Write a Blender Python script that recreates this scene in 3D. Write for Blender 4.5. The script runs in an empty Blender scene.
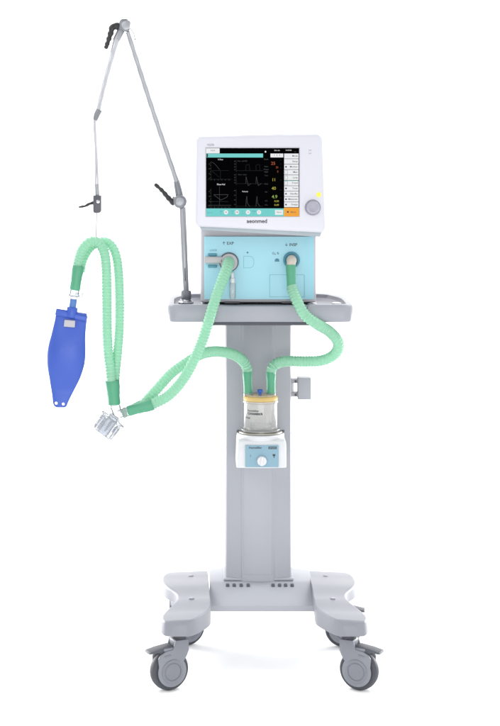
import bpy, bmesh, math, random
from mathutils import Vector, Matrix, Quaternion
random.seed(4)
S = bpy.context.scene
C = S.collection
# ------------------------------------------------------------------ camera
CAMX, CAMZ, CAMD, K = 0.0, 1.27, 4.0, 0.0025
cd = bpy.data.cameras.new('camera'); cam = bpy.data.objects.new('camera', cd); C.objects.link(cam)
cam.location = (CAMX, -CAMD, CAMZ); cam.rotation_euler = (math.radians(90), 0, 0)
cd.sensor_fit = 'HORIZONTAL'; cd.sensor_width = 36; cd.lens = 115.2
cd.shift_x = (250-208)/500; cd.shift_y = -(363-180)/500
cd.clip_start = .05; cd.clip_end = 100
S.camera = cam
# ------------------------------------------------------------------ light
S.view_settings.view_transform = 'Standard'; S.view_settings.look = 'None'
S.view_settings.exposure = 0; S.view_settings.gamma = 1
w = bpy.data.worlds.new('World'); S.world = w; w.use_nodes = True
w.node_tree.nodes['Background'].inputs[0].default_value = (.97, .98, 1, 1)
w.node_tree.nodes['Background'].inputs[1].default_value = 1.0
def area(name, loc, target, size, power, col=(1, 1, 1)):
    l = bpy.data.lights.new(name, 'AREA'); l.shape = 'RECTANGLE'; l.size, l.size_y = size
    l.energy = power; l.color = col
    o = bpy.data.objects.new(name, l); C.objects.link(o); o.location = loc
    o.rotation_euler = (Vector(target)-Vector(loc)).to_track_quat('-Z', 'Y').to_euler()
    return o
area('key_softbox', (-1.7, -2.6, 2.9), (.1, .1, .7), (1.6, 1.6), 24, (1, .99, .97))
area('fill_softbox', (2.6, -2.2, 1.6), (.15, .1, .7), (1.2, 1.8), 12)
area('backdrop_lamp', (-1.9, 1.0, 3.0), (-.3, 3.2, 1.0), (2.0, .6), 95)
area('backdrop_lamp', (2.1, 1.0, 3.0), (.5, 3.2, 1.0), (2.0, .6), 95)
area('low_fill_strip', (-1.45, 1.25, .4), (.14, .1, 0), (1.2, .4), 30)  # added pair, out of frame, to lighten the floor shadow under the base
area('low_fill_strip', (1.7, 1.25, .4), (.14, .1, 0), (1.2, .4), 30)
area('front_softbox', (.2, -3.4, .55), (.14, .1, .45), (2.6, .7), 30)

# ------------------------------------------------------------------ materials
def lin(c):
    c /= 255
    return c/12.92 if c <= .04045 else ((c+.055)/1.055)**2.4
def mat(name, rgb, rough=.45, metal=0, spec=.5, bump=0, bscale=400, emit=0, var=.03, coat=0):
    m = bpy.data.materials.new(name); m.use_nodes = True
    nt = m.node_tree; b = nt.nodes['Principled BSDF']
    col = tuple(lin(c) for c in rgb)
    b.inputs['Roughness'].default_value = rough; b.inputs['Metallic'].default_value = metal
    b.inputs['Specular IOR Level'].default_value = spec
    b.inputs['Coat Weight'].default_value = coat
    tc = nt.nodes.new('ShaderNodeTexCoord')
    n = nt.nodes.new('ShaderNodeTexNoise'); n.inputs['Scale'].default_value = 9; n.inputs['Detail'].default_value = 6
    nt.links.new(tc.outputs['Object'], n.inputs['Vector'])
    r = nt.nodes.new('ShaderNodeValToRGB')
    r.color_ramp.elements[0].position = .3; r.color_ramp.elements[1].position = .7
    r.color_ramp.elements[0].color = tuple(max(0, c*(1-var)) for c in col)+(1,)
    r.color_ramp.elements[1].color = tuple(min(1, c*(1+var)) for c in col)+(1,)
    nt.links.new(n.outputs['Fac'], r.inputs['Fac']); nt.links.new(r.outputs['Color'], b.inputs['Base Color'])
    if emit:
        nt.links.remove(b.inputs['Base Color'].links[0]); b.inputs['Base Color'].default_value = (.002, .002, .002, 1); b.inputs['Specular IOR Level'].default_value = .02
        nt.links.new(r.outputs['Color'], b.inputs['Emission Color']); b.inputs['Emission Strength'].default_value = emit
    if bump:
        n2 = nt.nodes.new('ShaderNodeTexNoise'); n2.inputs['Scale'].default_value = bscale; n2.inputs['Detail'].default_value = 3
        nt.links.new(tc.outputs['Object'], n2.inputs['Vector'])
        bp = nt.nodes.new('ShaderNodeBump'); bp.inputs['Strength'].default_value = bump; bp.inputs['Distance'].default_value = .0006
        nt.links.new(n2.outputs['Fac'], bp.inputs['Height']); nt.links.new(bp.outputs['Normal'], b.inputs['Normal'])
    return m
def soft(name, rgb, trans=.4, rough=.4):
    """tinted plastic that lets light through"""
    m = mat(name, rgb, rough); nt = m.node_tree
    b = nt.nodes['Principled BSDF']; out = nt.nodes['Material Output']
    t = nt.nodes.new('ShaderNodeBsdfTranslucent'); t.inputs[0].default_value = tuple(lin(c) for c in rgb)+(1,)
    mx = nt.nodes.new('ShaderNodeMixShader'); mx.inputs[0].default_value = trans
    nt.links.new(b.outputs[0], mx.inputs[1]); nt.links.new(t.outputs[0], mx.inputs[2]); nt.links.new(mx.outputs[0], out.inputs[0])
    return m
def clear(name, rgb=(244, 246, 248), edge=(120, 126, 134), body=.12, rough=.06):
    """clear moulded plastic: a thin wall that dims what lies behind it more where it is seen edge-on"""
    m = bpy.data.materials.new(name); m.use_nodes = True; nt = m.node_tree
    b = nt.nodes['Principled BSDF']; out = nt.nodes['Material Output']
    b.inputs['Base Color'].default_value = (.72, .73, .74, 1); b.inputs['Roughness'].default_value = .25
    t = nt.nodes.new('ShaderNodeBsdfTransparent')
    g = nt.nodes.new('ShaderNodeBsdfGlossy'); g.inputs['Roughness'].default_value = rough; g.inputs[0].default_value = (.8, .8, .8, 1)
    lf = nt.nodes.new('ShaderNodeLayerWeight'); lf.inputs['Blend'].default_value = .5
    r = nt.nodes.new('ShaderNodeValToRGB'); r.color_ramp.elements[0].position = .35
    r.color_ramp.elements[0].color = tuple(lin(c) for c in rgb)+(1,); r.color_ramp.elements[1].color = tuple(lin(c) for c in edge)+(1,)
    nt.links.new(lf.outputs['Facing'], r.inputs['Fac']); nt.links.new(r.outputs['Color'], t.inputs[0])
    lw = nt.nodes.new('ShaderNodeLayerWeight'); lw.inputs['Blend'].default_value = .25
    m1 = nt.nodes.new('ShaderNodeMixShader'); m2 = nt.nodes.new('ShaderNodeMixShader'); m2.inputs[0].default_value = body
    nt.links.new(lw.outputs['Fresnel'], m1.inputs[0]); nt.links.new(t.outputs[0], m1.inputs[1]); nt.links.new(g.outputs[0], m1.inputs[2])
    nt.links.new(m1.outputs[0], m2.inputs[1]); nt.links.new(b.outputs[0], m2.inputs[2]); nt.links.new(m2.outputs[0], out.inputs[0])
    return m
M = dict(
    backdrop=mat('backdrop_paper', (246, 246, 246), .9, spec=.1, var=.004),
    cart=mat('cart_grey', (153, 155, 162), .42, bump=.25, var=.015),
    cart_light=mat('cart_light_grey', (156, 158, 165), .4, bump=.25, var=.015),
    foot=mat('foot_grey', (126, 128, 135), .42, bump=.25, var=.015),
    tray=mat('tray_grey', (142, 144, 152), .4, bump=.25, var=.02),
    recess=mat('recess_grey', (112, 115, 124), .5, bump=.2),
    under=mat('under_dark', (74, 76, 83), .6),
    groove=mat('groove_dark', (72, 75, 86), .7),
    caster=mat('caster_grey', (120, 123, 131), .4, bump=.15),
    caster_rim=mat('caster_rim_grey', (114, 117, 125), .45),
    tyre=mat('tyre_grey', (62, 64, 71), .6, bump=.3),
    brake=mat('brake_grey', (70, 73, 80), .5),
    white=mat('monitor_white', (192, 192, 200), .35, bump=.1, var=.008),
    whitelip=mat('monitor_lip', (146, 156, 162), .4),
    housing=mat('housing_grey', (168, 166, 172), .45, bump=.15),
    blue=mat('panel_blue', (138, 187, 200), .38, var=.012),
    bluedark=mat('panel_groove', (88, 140, 156), .5),
    tealclip=mat('clip_teal', (62, 128, 146), .45),
    metal=mat('brushed_aluminium', (152, 154, 158), .4, metal=.6, bump=.1),
    metallight=mat('polished_aluminium', (186, 187, 192), .3, metal=.6),
    metald=mat('cast_metal', (124, 126, 131), .42, metal=.6),
    chrome=mat('chrome', (190, 191, 195), .12, metal=1),
    black=mat('lever_black', (32, 33, 35), .5, bump=.2),
    dark=mat('clamp_dark', (72, 73, 80), .45),
    port=mat('port_grey', (160, 158, 160), .4),
    beige=mat('elbow_beige', (178, 171, 160), .45),
    hose=soft('hose_mint', (168, 215, 190), .48, .38),
    cuff=soft('cuff_green', (84, 160, 126), .2, .42),
    bag=mat('bag_blue', (48, 80, 170), .4, bump=1, bscale=45),
    clear=clear('clear_plastic', edge=(160, 165, 172), body=.25),
    chamber=clear('chamber_plastic', (254, 253, 250), (186, 185, 178), .27),
    glass=clear('clear_moulding', (244, 246, 249), (140, 144, 152), .18),
    yellow=soft('seal_yellow', (222, 194, 128), .4),
    bluecap=mat('cap_blue', (40, 90, 180), .4),
    bluetint=soft('connector_blue', (110, 150, 205), .5),
    hwhite=mat('humidifier_white', (198, 200, 203), .35, var=.01),
    hpanel=mat('humidifier_panel', (118, 152, 168), .45),
    steel=mat('steel_plate', (150, 148, 140), .3, metal=.8),
    cord=mat('cord_white', (140, 140, 144), .6),
    scr_black=mat('screen_black', (3, 3, 4), .5, spec=0),
    scr_teal=mat('screen_teal', (118, 208, 204), .4, emit=1),
    scr_white=mat('screen_white', (236, 238, 240), .4, emit=1),
    scr_grey=mat('screen_grey', (74, 76, 78), .4, emit=1),
    scr_dim=mat('screen_dim', (36, 40, 40), .4, emit=1),
    scr_orange=mat('screen_orange', (246, 168, 62), .4, emit=1),
    scr_red=mat('screen_red', (168, 84, 54), .4, emit=1),
    scr_yellow=mat('screen_yellow', (170, 162, 66), .4, emit=1),
    scr_green=mat('screen_green', (145, 172, 92), .4, emit=1),
    ink=mat('ink_dark', (40, 44, 52), .5),
    inkgrey=mat('ink_grey', (125, 128, 138), .5),
    inkblue=mat('ink_blue', (60, 110, 135), .5),
    keyyellow=mat('key_yellow', (228, 224, 70), .4),
    knob=mat('knob_grey', (148, 148, 160), .32),
)
# ------------------------------------------------------------------ helpers
def W(px, py, Y=0.0):
    s = K*(CAMD+Y)/CAMD
    return Vector(((px-208)*s, Y, CAMZ+(180-py)*s))
def R(n, Y=0.0): return n*K*(CAMD+Y)/CAMD
class B:
    """collects shapes into one mesh, several materials possible"""
    def __init__(s): s.bm = bmesh.new(); s.mats = []
    def mi(s, m):
        if m not in s.mats: s.mats.append(m)
        return s.mats.index(m)
    def take(s, t, m, mtx=None):
        if mtx is not None: t.transform(mtx)
        i = s.mi(m)
        for f in t.faces: f.material_index = i
        me = bpy.data.meshes.new('t'); t.to_mesh(me); t.free(); s.bm.from_mesh(me); bpy.data.meshes.remove(me)
        return s
    def box(s, c, size, m, bev=0, rot=None, seg=3):
        t = bmesh.new(); bmesh.ops.create_cube(t, size=1)
        bmesh.ops.scale(t, vec=size, verts=t.verts)
        if bev: bmesh.ops.bevel(t, geom=t.edges[:], offset=bev, segments=seg, affect='EDGES', profile=.5)
        mt = Matrix.Translation(Vector(c))
        if rot is not None: mt = mt @ rot
        return s.take(t, m, mt)
    def loft(s, rings, m, cap=(True, True), closed=True):
        t = bmesh.new(); vs = [[t.verts.new(p) for p in r] for r in rings]; n = len(rings[0])
        for a, b in zip(vs, vs[1:]):
            for i in range(n if closed else n-1):
                j = (i+1) % n; t.faces.new((a[i], a[j], b[j], b[i]))
        if cap[0]: t.faces.new(vs[0][::-1])
        if cap[1]: t.faces.new(vs[-1])
        bmesh.ops.recalc_face_normals(t, faces=t.faces)
        return s.take(t, m)
    def lathe(s, prof, a, axis, m, n=40, cap=(False, False)):
        """prof = (radius, distance along axis) from point a"""
        axis = Vector(axis).normalized(); q = axis.to_track_quat('Z', 'Y'); a = Vector(a)
        rings = [[a + q @ Vector((max(r, 1e-5)*math.cos(2*math.pi*i/n), max(r, 1e-5)*math.sin(2*math.pi*i/n), d)) for i in range(n)] for r, d in prof]
        return s.loft(rings, m, cap)
    def cyl(s, a, b, r, m, bev=None, n=36, r2=None):
        a = Vector(a); b = Vector(b); L = (b-a).length; r2 = r if r2 is None else r2
        bv = min(r*.2, L*.2, .002) if bev is None else bev
        return s.lathe([(0, 0), (r-bv, 0), (r-bv*.3, bv*.3), (r, bv), (r2, L-bv), (r2-bv*.3, L-bv*.3), (r2-bv, L), (0, L)], a, b-a, m, n)
    def tube(s, pts, rad, m, n=20, cap=(True, True)):
        """pts: list of points, rad: float, list or f(length)"""
        pts = [Vector(p) for p in pts]
        rings = []; t0 = (pts[1]-pts[0]).normalized()
        u = t0.orthogonal().normalized(); d = 0
        for i, p in enumerate(pts):
            tg = (pts[min(i+1, len(pts)-1)]-pts[max(i-1, 0)]).normalized()
            u = (u-tg*u.dot(tg)).normalized(); v = tg.cross(u)
            if i: d += (p-pts[i-1]).length
            r = rad(d) if callable(rad) else (rad[i] if isinstance(rad, (list, tuple)) else rad)
            rings.append([p+(u*math.cos(2*math.pi*k/n)+v*math.sin(2*math.pi*k/n))*r for k in range(n)])
        return s.loft(rings, m, cap)
    def sphere(s, c, r, m, sc=(1, 1, 1)):
        t = bmesh.new(); bmesh.ops.create_uvsphere(t, u_segments=32, v_segments=20, radius=r)
        bmesh.ops.scale(t, vec=sc, verts=t.verts)
        return s.take(t, m, Matrix.Translation(Vector(c)))
    def prism(s, pts, y0, y1, m, bev=0, seg=2):
        """outline of (x, z) pushed from y0 to y1"""
        t = bmesh.new(); a = [t.verts.new((x, y0, z)) for x, z in pts]; b = [t.verts.new((x, y1, z)) for x, z in pts]
        n = len(pts); t.faces.new(a); t.faces.new(b[::-1])
        for i in range(n): t.faces.new((a[i], b[i], b[(i+1) % n], a[(i+1) % n]))
        bmesh.ops.recalc_face_normals(t, faces=t.faces)
        if bev:
            ed = [e for e in t.edges if abs(e.verts[0].co.y-e.verts[1].co.y) < 1e-7]
            bmesh.ops.bevel(t, geom=ed, offset=bev, segments=seg, affect='EDGES', profile=.5)
        return s.take(t, m)
    def text(s, body, c, size, m, align='CENTER', bold=0, sx=1):
        cu = bpy.data.curves.new('txt', 'FONT'); cu.body = body; cu.size = size; cu.align_x = align; cu.align_y = 'CENTER'
        cu.extrude = .00015; cu.offset = bold; cu.resolution_u = 3
        o = bpy.data.objects.new('txt', cu); C.objects.link(o); bpy.context.view_layer.update()
        me = bpy.data.meshes.new_from_object(o.evaluated_get(bpy.context.evaluated_depsgraph_get()))
        bpy.data.objects.remove(o); bpy.data.curves.remove(cu)
        t = bmesh.new(); t.from_mesh(me); bpy.data.meshes.remove(me)
        bmesh.ops.scale(t, vec=(sx, 1, 1), verts=t.verts)
        return s.take(t, m, Matrix.Translation(Vector(c)) @ Matrix.Rotation(math.pi/2, 4, 'X'))
    def done(s, name, parent=None, flat=False, ang=32):
        for f in s.bm.faces: f.smooth = not flat
        for e in s.bm.edges:
            if len(e.link_faces) == 2 and e.calc_face_angle(0) > math.radians(ang): e.smooth = False
        off = Vector((0, 0, 0)); p = parent
        while p is not None: off += Vector(p.location); p = p.parent
        if not getattr(s, 'local', False): bmesh.ops.translate(s.bm, vec=-off, verts=s.bm.verts)
        me = bpy.data.meshes.new(name); s.bm.to_mesh(me); s.bm.free()
        for m in s.mats: me.materials.append(M[m])
        o = bpy.data.objects.new(name, me); C.objects.link(o); o.parent = parent
        return o
def thing(name, label, cat, loc, group=None):
    o = bpy.data.objects.new(name, None); C.objects.link(o); o.location = loc; o.empty_display_size = .05
    o['label'] = label; o['category'] = cat
    if group: o['group'] = group
    return o
def spline(P, step=.0015):
    """Catmull-Rom through points, evenly resampled"""
    P = [Vector(p) for p in P]; P = [P[0]*2-P[1]]+P+[P[-1]*2-P[-2]]; out = []
    for i in range(1, len(P)-2):
        a, b, c, d = P[i-1:i+3]
        for k in range(40):
            t = k/40
            out.append(.5*((2*b)+(c-a)*t+(2*a-5*b+4*c-d)*t*t+(3*b-a-3*c+d)*t**3))
    out.append(P[-2])
    res = [out[0]]; acc = 0
    for a, b in zip(out, out[1:]):
        L = (b-a).length
        while acc+L >= step and L > 0:
            a = a.lerp(b, (step-acc)/L); L = (b-a).length; acc = 0; res.append(a.copy())
        acc += L
    return res
def rrect(x0, x1, z0, z1, r, n=6):
    out = []
    for cx, cz, a0 in ((x1-r, z1-r, 0), (x0+r, z1-r, 90), (x0+r, z0+r, 180), (x1-r, z0+r, 270)):
        for i in range(n+1):
            a = math.radians(a0+90*i/n); out.append((cx+r*math.cos(a), cz+r*math.sin(a)))
    return out
def rpoly(pts, r, n=6):
    """polygon with rounded corners; r one number or a list"""
    out = []; N = len(pts)
    for i in range(N):
        p = Vector(pts[i]); a = Vector(pts[i-1]); b = Vector(pts[(i+1) % N]); rr = r[i] if isinstance(r, (list, tuple)) else r
        if rr == 0: out.append(tuple(p)); continue
        da = (a-p).normalized()*rr; db = (b-p).normalized()*rr
        for k in range(n+1):
            t = k/n; q = (p+da)*(1-t)**2+p*2*t*(1-t)+(p+db)*t*t; out.append((q.x, q.y))
    return out
def inset(pts, d):
    """shrink a 2D outline towards its inside"""
    N = len(pts); area_ = sum(pts[i][0]*pts[(i+1) % N][1]-pts[(i+1) % N][0]*pts[i][1] for i in range(N)); sg = 1 if area_ > 0 else -1
    out = []
    for i in range(N):
        a = Vector(pts[i-1]); b = Vector(pts[(i+1) % N]); t = (b-a).normalized(); out.append((pts[i][0]-t.y*d*sg, pts[i][1]+t.x*d*sg))
    return out

# ------------------------------------------------------------------ setting: white sweep
b = B()
prof = [(-5.5, 0)]+[(y, 0) for y in (-3, -1, 0, 1, 2.0)]+[(2.0+1.2*math.sin(math.radians(a)), 1.2-1.2*math.cos(math.radians(a))) for a in range(6, 91, 6)]+[(3.2, 4.5)]
b.loft([[Vector((x, y, z)) for y, z in prof] for x in (-4, -2, 0, 2, 4)], 'backdrop', (False, False), closed=False)
bk = b.done('floor'); bk['kind'] = 'structure'

# ------------------------------------------------------------------ CART
CX = .135
cart = thing('ventilator_cart', 'tall grey wheeled cart with column, tray and four swivel casters under the ventilator', 'cart', (CX, .2, 0))
# side feet ---------------------------------------------------------
def zt(Y):
    P = [(-.09, .187), (0, .191), (.1, .201), (.2, .209), (.3, .206), (.46, .199)]
    for (a, za), (c, zc) in zip(P, P[1:]):
        if Y <= c: t = max(0, (Y-a)/(c-a)); t = t*t*(3-2*t); return za+(zc-za)*t
    return P[-1][1]
foot_rows = []   # (py on the top surface, outer px, inner px)
rows_px = [(621, 172, 187), (620, 165, 191), (618, 161.5, 196.5), (615, 160.7, 201), (612, 162, 205.5), (609, 164.5, 209), (606, 168, 211), (602, 172, 210.8), (598.5, 175.5, 210.5),
           (595, 177, 210), (591.5, 176, 209.7), (588, 171.5, 209.3), (585, 166, 209), (581.5, 162.5, 208.7), (578, 161.5, 208.3), (574, 162, 208), (571.5, 165, 207.6), (570, 172, 207.2)]
def solveY(py):
    Y = .2
    for _ in range(30): Y = (CAMZ-zt(Y))/K/(py-180)*CAMD-CAMD
    return Y
rw = []
for py, po, pi_ in rows_px:
    Y = solveY(py); s = K*(CAMD+Y)/CAMD; rw.append((Y, (po-208)*s-CX-.005, (pi_-208)*s-CX-.005))
# resample smoothly
from bisect import bisect
def foot(sign):
    Ys = [r[0] for r in rw]
    N = 56; rings = []
    y0, y1 = rw[0][0], rw[-1][0]
    def at(Y, j):
        def lininterp(v):
            i = max(0, min(len(rw)-2, bisect(Ys, v)-1)); t = (v-rw[i][0])/(rw[i+1][0]-rw[i][0]); t = max(0, min(1, t))
            return rw[i][j]*(1-t)+rw[i+1][j]*t
        h = .006 if y0+.02 < Y < y1-.02 else .0
        return sum(lininterp(Y+h*k) for k in (-2, -1, 0, 1, 2))/5
    seq = []
    for i in range(N+1):
        t = i/N; t = .5-.5*math.cos(math.pi*t); seq.append(y0+(y1-y0)*t)
    b = B()
    for k, Y in enumerate(seq):
        xo, xi = at(Y, 1), at(Y, 2); z1 = zt(Y)
        e = min(Y-y0, y1-Y)          # roll the nose and tail down
        z1 -= .010*max(0, 1-e/.012)**2
        z0 = .147+.003*max(0, 1-e/.008)**2
        t_ = max(0, min(1, (Y-.05)/.10)); z0 += .024*t_*t_*(3-2*t_)
        pts = rpoly([(xo, z0), (xi, z0), (xi, z1), (xo+.002, z1-.004)], [.005, .003, .003, .008], 5)
        sh = -.030*max(0, Y) if sign < 0 else 0
        rings.append([Vector((CX+.005+sign*x+sh, Y, z)) for x, z in pts])
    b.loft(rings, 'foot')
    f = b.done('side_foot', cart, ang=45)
    for (px, py) in ((191, 575.5), (191.5, 598)):
        Y = solveY(py); s = K*(CAMD+Y)/CAMD; x = (px-208)*s-CX-.005
        c = B(); c.lathe([(0, .0009), (.0055, .0009), (.0066, .0003), (.0066, -.004)], (CX+.005+sign*x-(.030*Y if sign < 0 else 0), Y, zt(Y)), (0, -.06, 1), 'tray', 24)
        c.done('screw_cap', f)
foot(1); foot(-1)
# crossbar ----------------------------------------------------------
FC = CX+.005
b = B()
sec = [(.160, .1475), (.157, .150), (.157, .163), (.162, .168), (.2, .187), (.238, .203), (.252, .206), (.3, .207), (.40, .205), (.41, .20), (.41, .150), (.40, .1475)]
rings = []
for x in (-.136, -.13, 0, .13, .136): rings.append([Vector((FC+x, y, z)) for y, z in sec])
b.loft(rings, 'cart'); cb = b.done('crossbar', cart, ang=28)
sl = Matrix.Rotation(math.atan2(.016, .038), 4, 'X')
for px in (227.5, 234, 241, 248, 273, 279.5, 285.5, 292):
    p = W(px, 582.5, .238); c = B()
    c.box((p.x, .2265, .1995), (.0085, .0105, .004), 'groove', .0012, sl, 2); c.done('vent_slot', cb)
# column ------------------------------------------------------------
CC = W(258.5, 400, .25).x; hw = R(33, .25); zb, ztop = .18, .905
b = B()
plan = [(-hw, .375), (-hw, .262), (-hw+.003, .258), (-.0465, .2495), (-.044, .2465), (-.041, .2455), (0.037, .2455), (.040, .2465), (.044, .2495), (hw-.003, .258), (hw, .262), (hw, .375), (hw-.01, .385), (-hw+.01, .385)]
b.loft([[Vector((CC+x, y, z)) for x, y in plan] for z in (zb, .5, ztop)], 'cart'); col = b.done('column', cart, ang=20)
b = B()   # shallow front cover strip
b.prism(rrect(CC-.0395, CC+.036, .2225, .902, .001, 2), .2445, .250, 'cart_light', .0008); b.done('column_cover', col)
b = B()   # collar where it meets the base
b.box((CC, .318, .2095), (hw*2+.010, .142, .006), 'cart', .0015); b.done('column_collar', col)
for py in (433, 451.5):
    p = W(292.2, py, .30); b = B(); b.cyl((CC+hw-.001, .3, p.z), (CC+hw+.0035, .3, p.z), .0022, 'metald', n=16); b.done('rail_bolt', col)
# side clamp box
b = B(); a = W(297.5, 377, .3); d = W(310.5, 398.5, .3)
b.box(((a.x+d.x)/2, .3, (a.z+d.z)/2), (d.x-a.x, .045, a.z-d.z), 'cart', .0015)
sb = b.done('side_bracket', cart)
for py in (380.5, 394):
    p = W(295.5, py, .3); b = B(); b.box(((CC+hw+a.x)/2+.0005, .3, p.z), (a.x-CC-hw+.003, .03, .011), 'housing', .001); b.cyl((a.x-.006, .283, p.z), (a.x-.006, .279, p.z), .003, 'under', n=16); b.done('bracket_arm', sb)
b = B(); b.box((CC+hw+.0035, .3, W(0, 387, .3).z), (.009, .02, .04), 'hwhite', .001); b.done('bracket_plate', sb)
# tray --------------------------------------------------------------
TZ, TB = .957, .912
xl, xr = W(167, 0, .02).x, W(351, 0, .02).x; TC = (xl+xr)/2+.004; TH = (xr-xl)/2+.009
b = B()
o = rrect(TC-.150, TC+.150, .032, .46, .012, 5)
def plate(b, outl, z0, z1, m, r=.005):
    rings = []
    for k in range(5):
        a = math.radians(90*k/4); rings.append([Vector((x, y, z0+r-r*math.cos(a)*1)) for x, y in inset(outl, r-r*math.sin(a))])
    for k in range(5):
        a = math.radians(90*k/4); rings.append([Vector((x, y, z1-r+r*math.sin(a))) for x, y in inset(outl, r-r*math.cos(a))])
    b.loft(rings, m)
plate(b, o, TB, TZ-.004, 'tray', .004); tray = b.done('tray', cart)
for sg in (-1, 1):
    b = B(); xo, xi = TH, .118
    o = rpoly([(xi, .02), (xo-.006, .02), (xo, .30), (xo-.03, .47), (xi, .47)], [.001, .030, .05, .04, .001], 10)
    o = [(x, y) for x, y in o]
    def lift(pts, z): return [Vector((TC+sg*x, y, z)) for x, y in pts]
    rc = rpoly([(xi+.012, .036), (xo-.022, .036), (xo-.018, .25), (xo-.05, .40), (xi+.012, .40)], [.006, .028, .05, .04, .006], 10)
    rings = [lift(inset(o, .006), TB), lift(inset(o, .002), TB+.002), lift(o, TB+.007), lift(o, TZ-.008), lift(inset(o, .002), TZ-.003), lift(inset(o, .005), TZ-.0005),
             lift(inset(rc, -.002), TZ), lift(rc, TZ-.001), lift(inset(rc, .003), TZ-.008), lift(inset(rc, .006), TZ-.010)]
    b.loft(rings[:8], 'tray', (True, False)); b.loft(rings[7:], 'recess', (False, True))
    h = b.done('tray_handle', tray, ang=35)
b = B(); p = W(336.5, 303.5, .10)
b.lathe([(0, .007), (.006, .0068), (.011, .005), (.0135, .001), (.014, -.003)], (p.x, .10, TZ-.007), (0, 0, 1), 'chrome'); b.done('locking_knob', tray)
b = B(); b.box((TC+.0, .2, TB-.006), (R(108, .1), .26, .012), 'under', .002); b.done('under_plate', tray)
# casters -----------------------------------------------------------
def caster_parts():
    root = None
    r, cx, cz = .050, -.028, .050
    def L(): q = B(); q.local = True; return q
    b = L()
    def hull(rr, zz):
        pts = []
        for i in range(28):
            a = math.radians(-200+ i*(235)/27); pts.append((cx+rr*math.cos(a), cz+rr*math.sin(a)))
        return pts+[(cx+rr*.93+.004, cz+.035), (.0175, .098), (.017, .125), (-.019, .125), (-.026, .104), (-.046, .101), (-.060, .094), (-.066, .085)]
    for s_ in (-1, 1):
        b.prism(hull(.0385, 0), s_*.0155, s_*.0205, 'caster', .0014)
    b.box((-.002, 0, .116), (.036, .040, .02), 'caster', .005)
    b.box((-.026, 0, .1045), (.05, .036, .010), 'caster', .004)
    fork = b.done('caster')
    b = L()
    b.lathe([(0, -.0125), (.034, -.0125), (.040, -.0135), (.046, -.0125), (.0492, -.008), (r, 0), (.0492, .008), (.046, .0125), (.040, .0135), (.034, .0125), (0, .0125)], (cx, 0, cz), (0, 1, 0), 'tyre', 56)
    t = b.done('tyre', fork)
    for s_ in (-1, 1):
        b = L()
        b.lathe([(0, .0232), (.0195, .0232), (.0205, .0222), (.0205, .0215), (.0225, .0212), (.0225, .0222), (.0245, .0226), (.0285, .0226), (.0295, .0218), (.0295, .0205)], (cx, 0, cz), (0, s_, 0), 'caster_rim', 48)
        b.done('hub_cap', fork)
        b = L(); b.box((-.042, s_*.0212, .0905), (.018, .0014, .0035), 'caster_rim', .0006, Matrix.Rotation(math.radians(-8), 4, 'Y')); b.done('rib', fork)
    b = L()
    prof = [(-.004, .108), (-.03, .1125), (-.062, .1085), (-.086, .1035), (-.088, .0985), (-.064, .099), (-.05, .092), (-.03, .104), (-.006, .103)]
    b.prism(prof, -.0165, .0165, 'brake', .0015)
    b.done('brake_pedal', fork)
    b = L(); b.lathe([(0, .125), (.017, .125), (.0185, .127), (.0185, .134), (.0215, .136), (.0215, .146), (.012, .1475), (.012, .16), (0, .16)], (0, 0, 0), (0, 0, 1), 'tyre', 36); b.done('swivel_collar', fork)
    return fork
def socket(x, y):
    b = B(); b.cyl((x, y, .146), (x, y, .185), .0235, 'caster', .002); b.done('caster_socket', cart)
proto = caster_parts()
lx, rx = -.072, 2*FC+.072
spots = [(lx, .0, 27), (rx, .0, 153), (lx-.010, .36, 205), (rx-.012, .36, 172)]
for i, (x, y, a) in enumerate(spots):
    if i > 1: socket(x, y)
    c = proto if i == 0 else proto.copy()
    if i:
        C.objects.link(c)
        for ch in proto.children:
            d = ch.copy(); C.objects.link(d); d.parent = c
    c.parent = cart; c.location = (x-CX, y-.2, 0); c.rotation_euler = (0, 0, math.radians(a))

# ------------------------------------------------------------------ VENTILATOR
vent = thing('ventilator', 'white and pale blue medical ventilator with a lit touchscreen monitor on the cart tray', 'ventilator', (W(258, 0, .2).x, .2, TZ))
FY = .062
x0, x1 = W(200.5, 0, FY).x, W(316.5, 0, FY).x
zbot = TZ+.002; zhi = W(0, 222, FY).z
b = B()
o = rrect(x0, x1, FY+.008, .40, .010, 5)
b.loft([[Vector((x, y, z)) for x, y in inset(o, d)] for z, d in ((zbot, .003), (zbot+.003, 0), (zhi-.004, 0), (zhi, .004))], 'housing'); hs = b.done('housing', vent)
b = B()   # two rubber feet under it
for px in (213, 300):
    for yy in (.09, .34):
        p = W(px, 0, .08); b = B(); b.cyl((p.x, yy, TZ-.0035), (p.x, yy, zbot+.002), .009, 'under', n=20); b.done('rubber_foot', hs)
# blue front: extruded plan with a rolled right edge
xa, xb = W(204.2, 0, FY).x, W(315.6, 0, FY).x
z0, z1 = W(0, 300, FY).z, W(0, 236.5, FY).z
planb = [(xa, FY+.012), (xa, FY+.002), (xa+.002, FY), (xb-.034, FY), (xb-.030, FY+.0002), (xb-.016, FY+.003), (xb-.005, FY+.0078), (xb-.001, FY+.0115), (xb, FY+.016)]
b = B(); b.loft([[Vector((x, y, z)) for x, y in planb] for z in (z0+.002, z1)], 'blue'); fp = b.done('front_panel', vent, ang=40)
# bottom vents behind
b = B()
for px in (232, 289):
    p = W(px, 301, FY); b = B(); b.box((p.x, FY+.004, zbot-.0005), (.038, .01, .0025), 'under', .0005); b.done('bottom_slot', hs)
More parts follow.
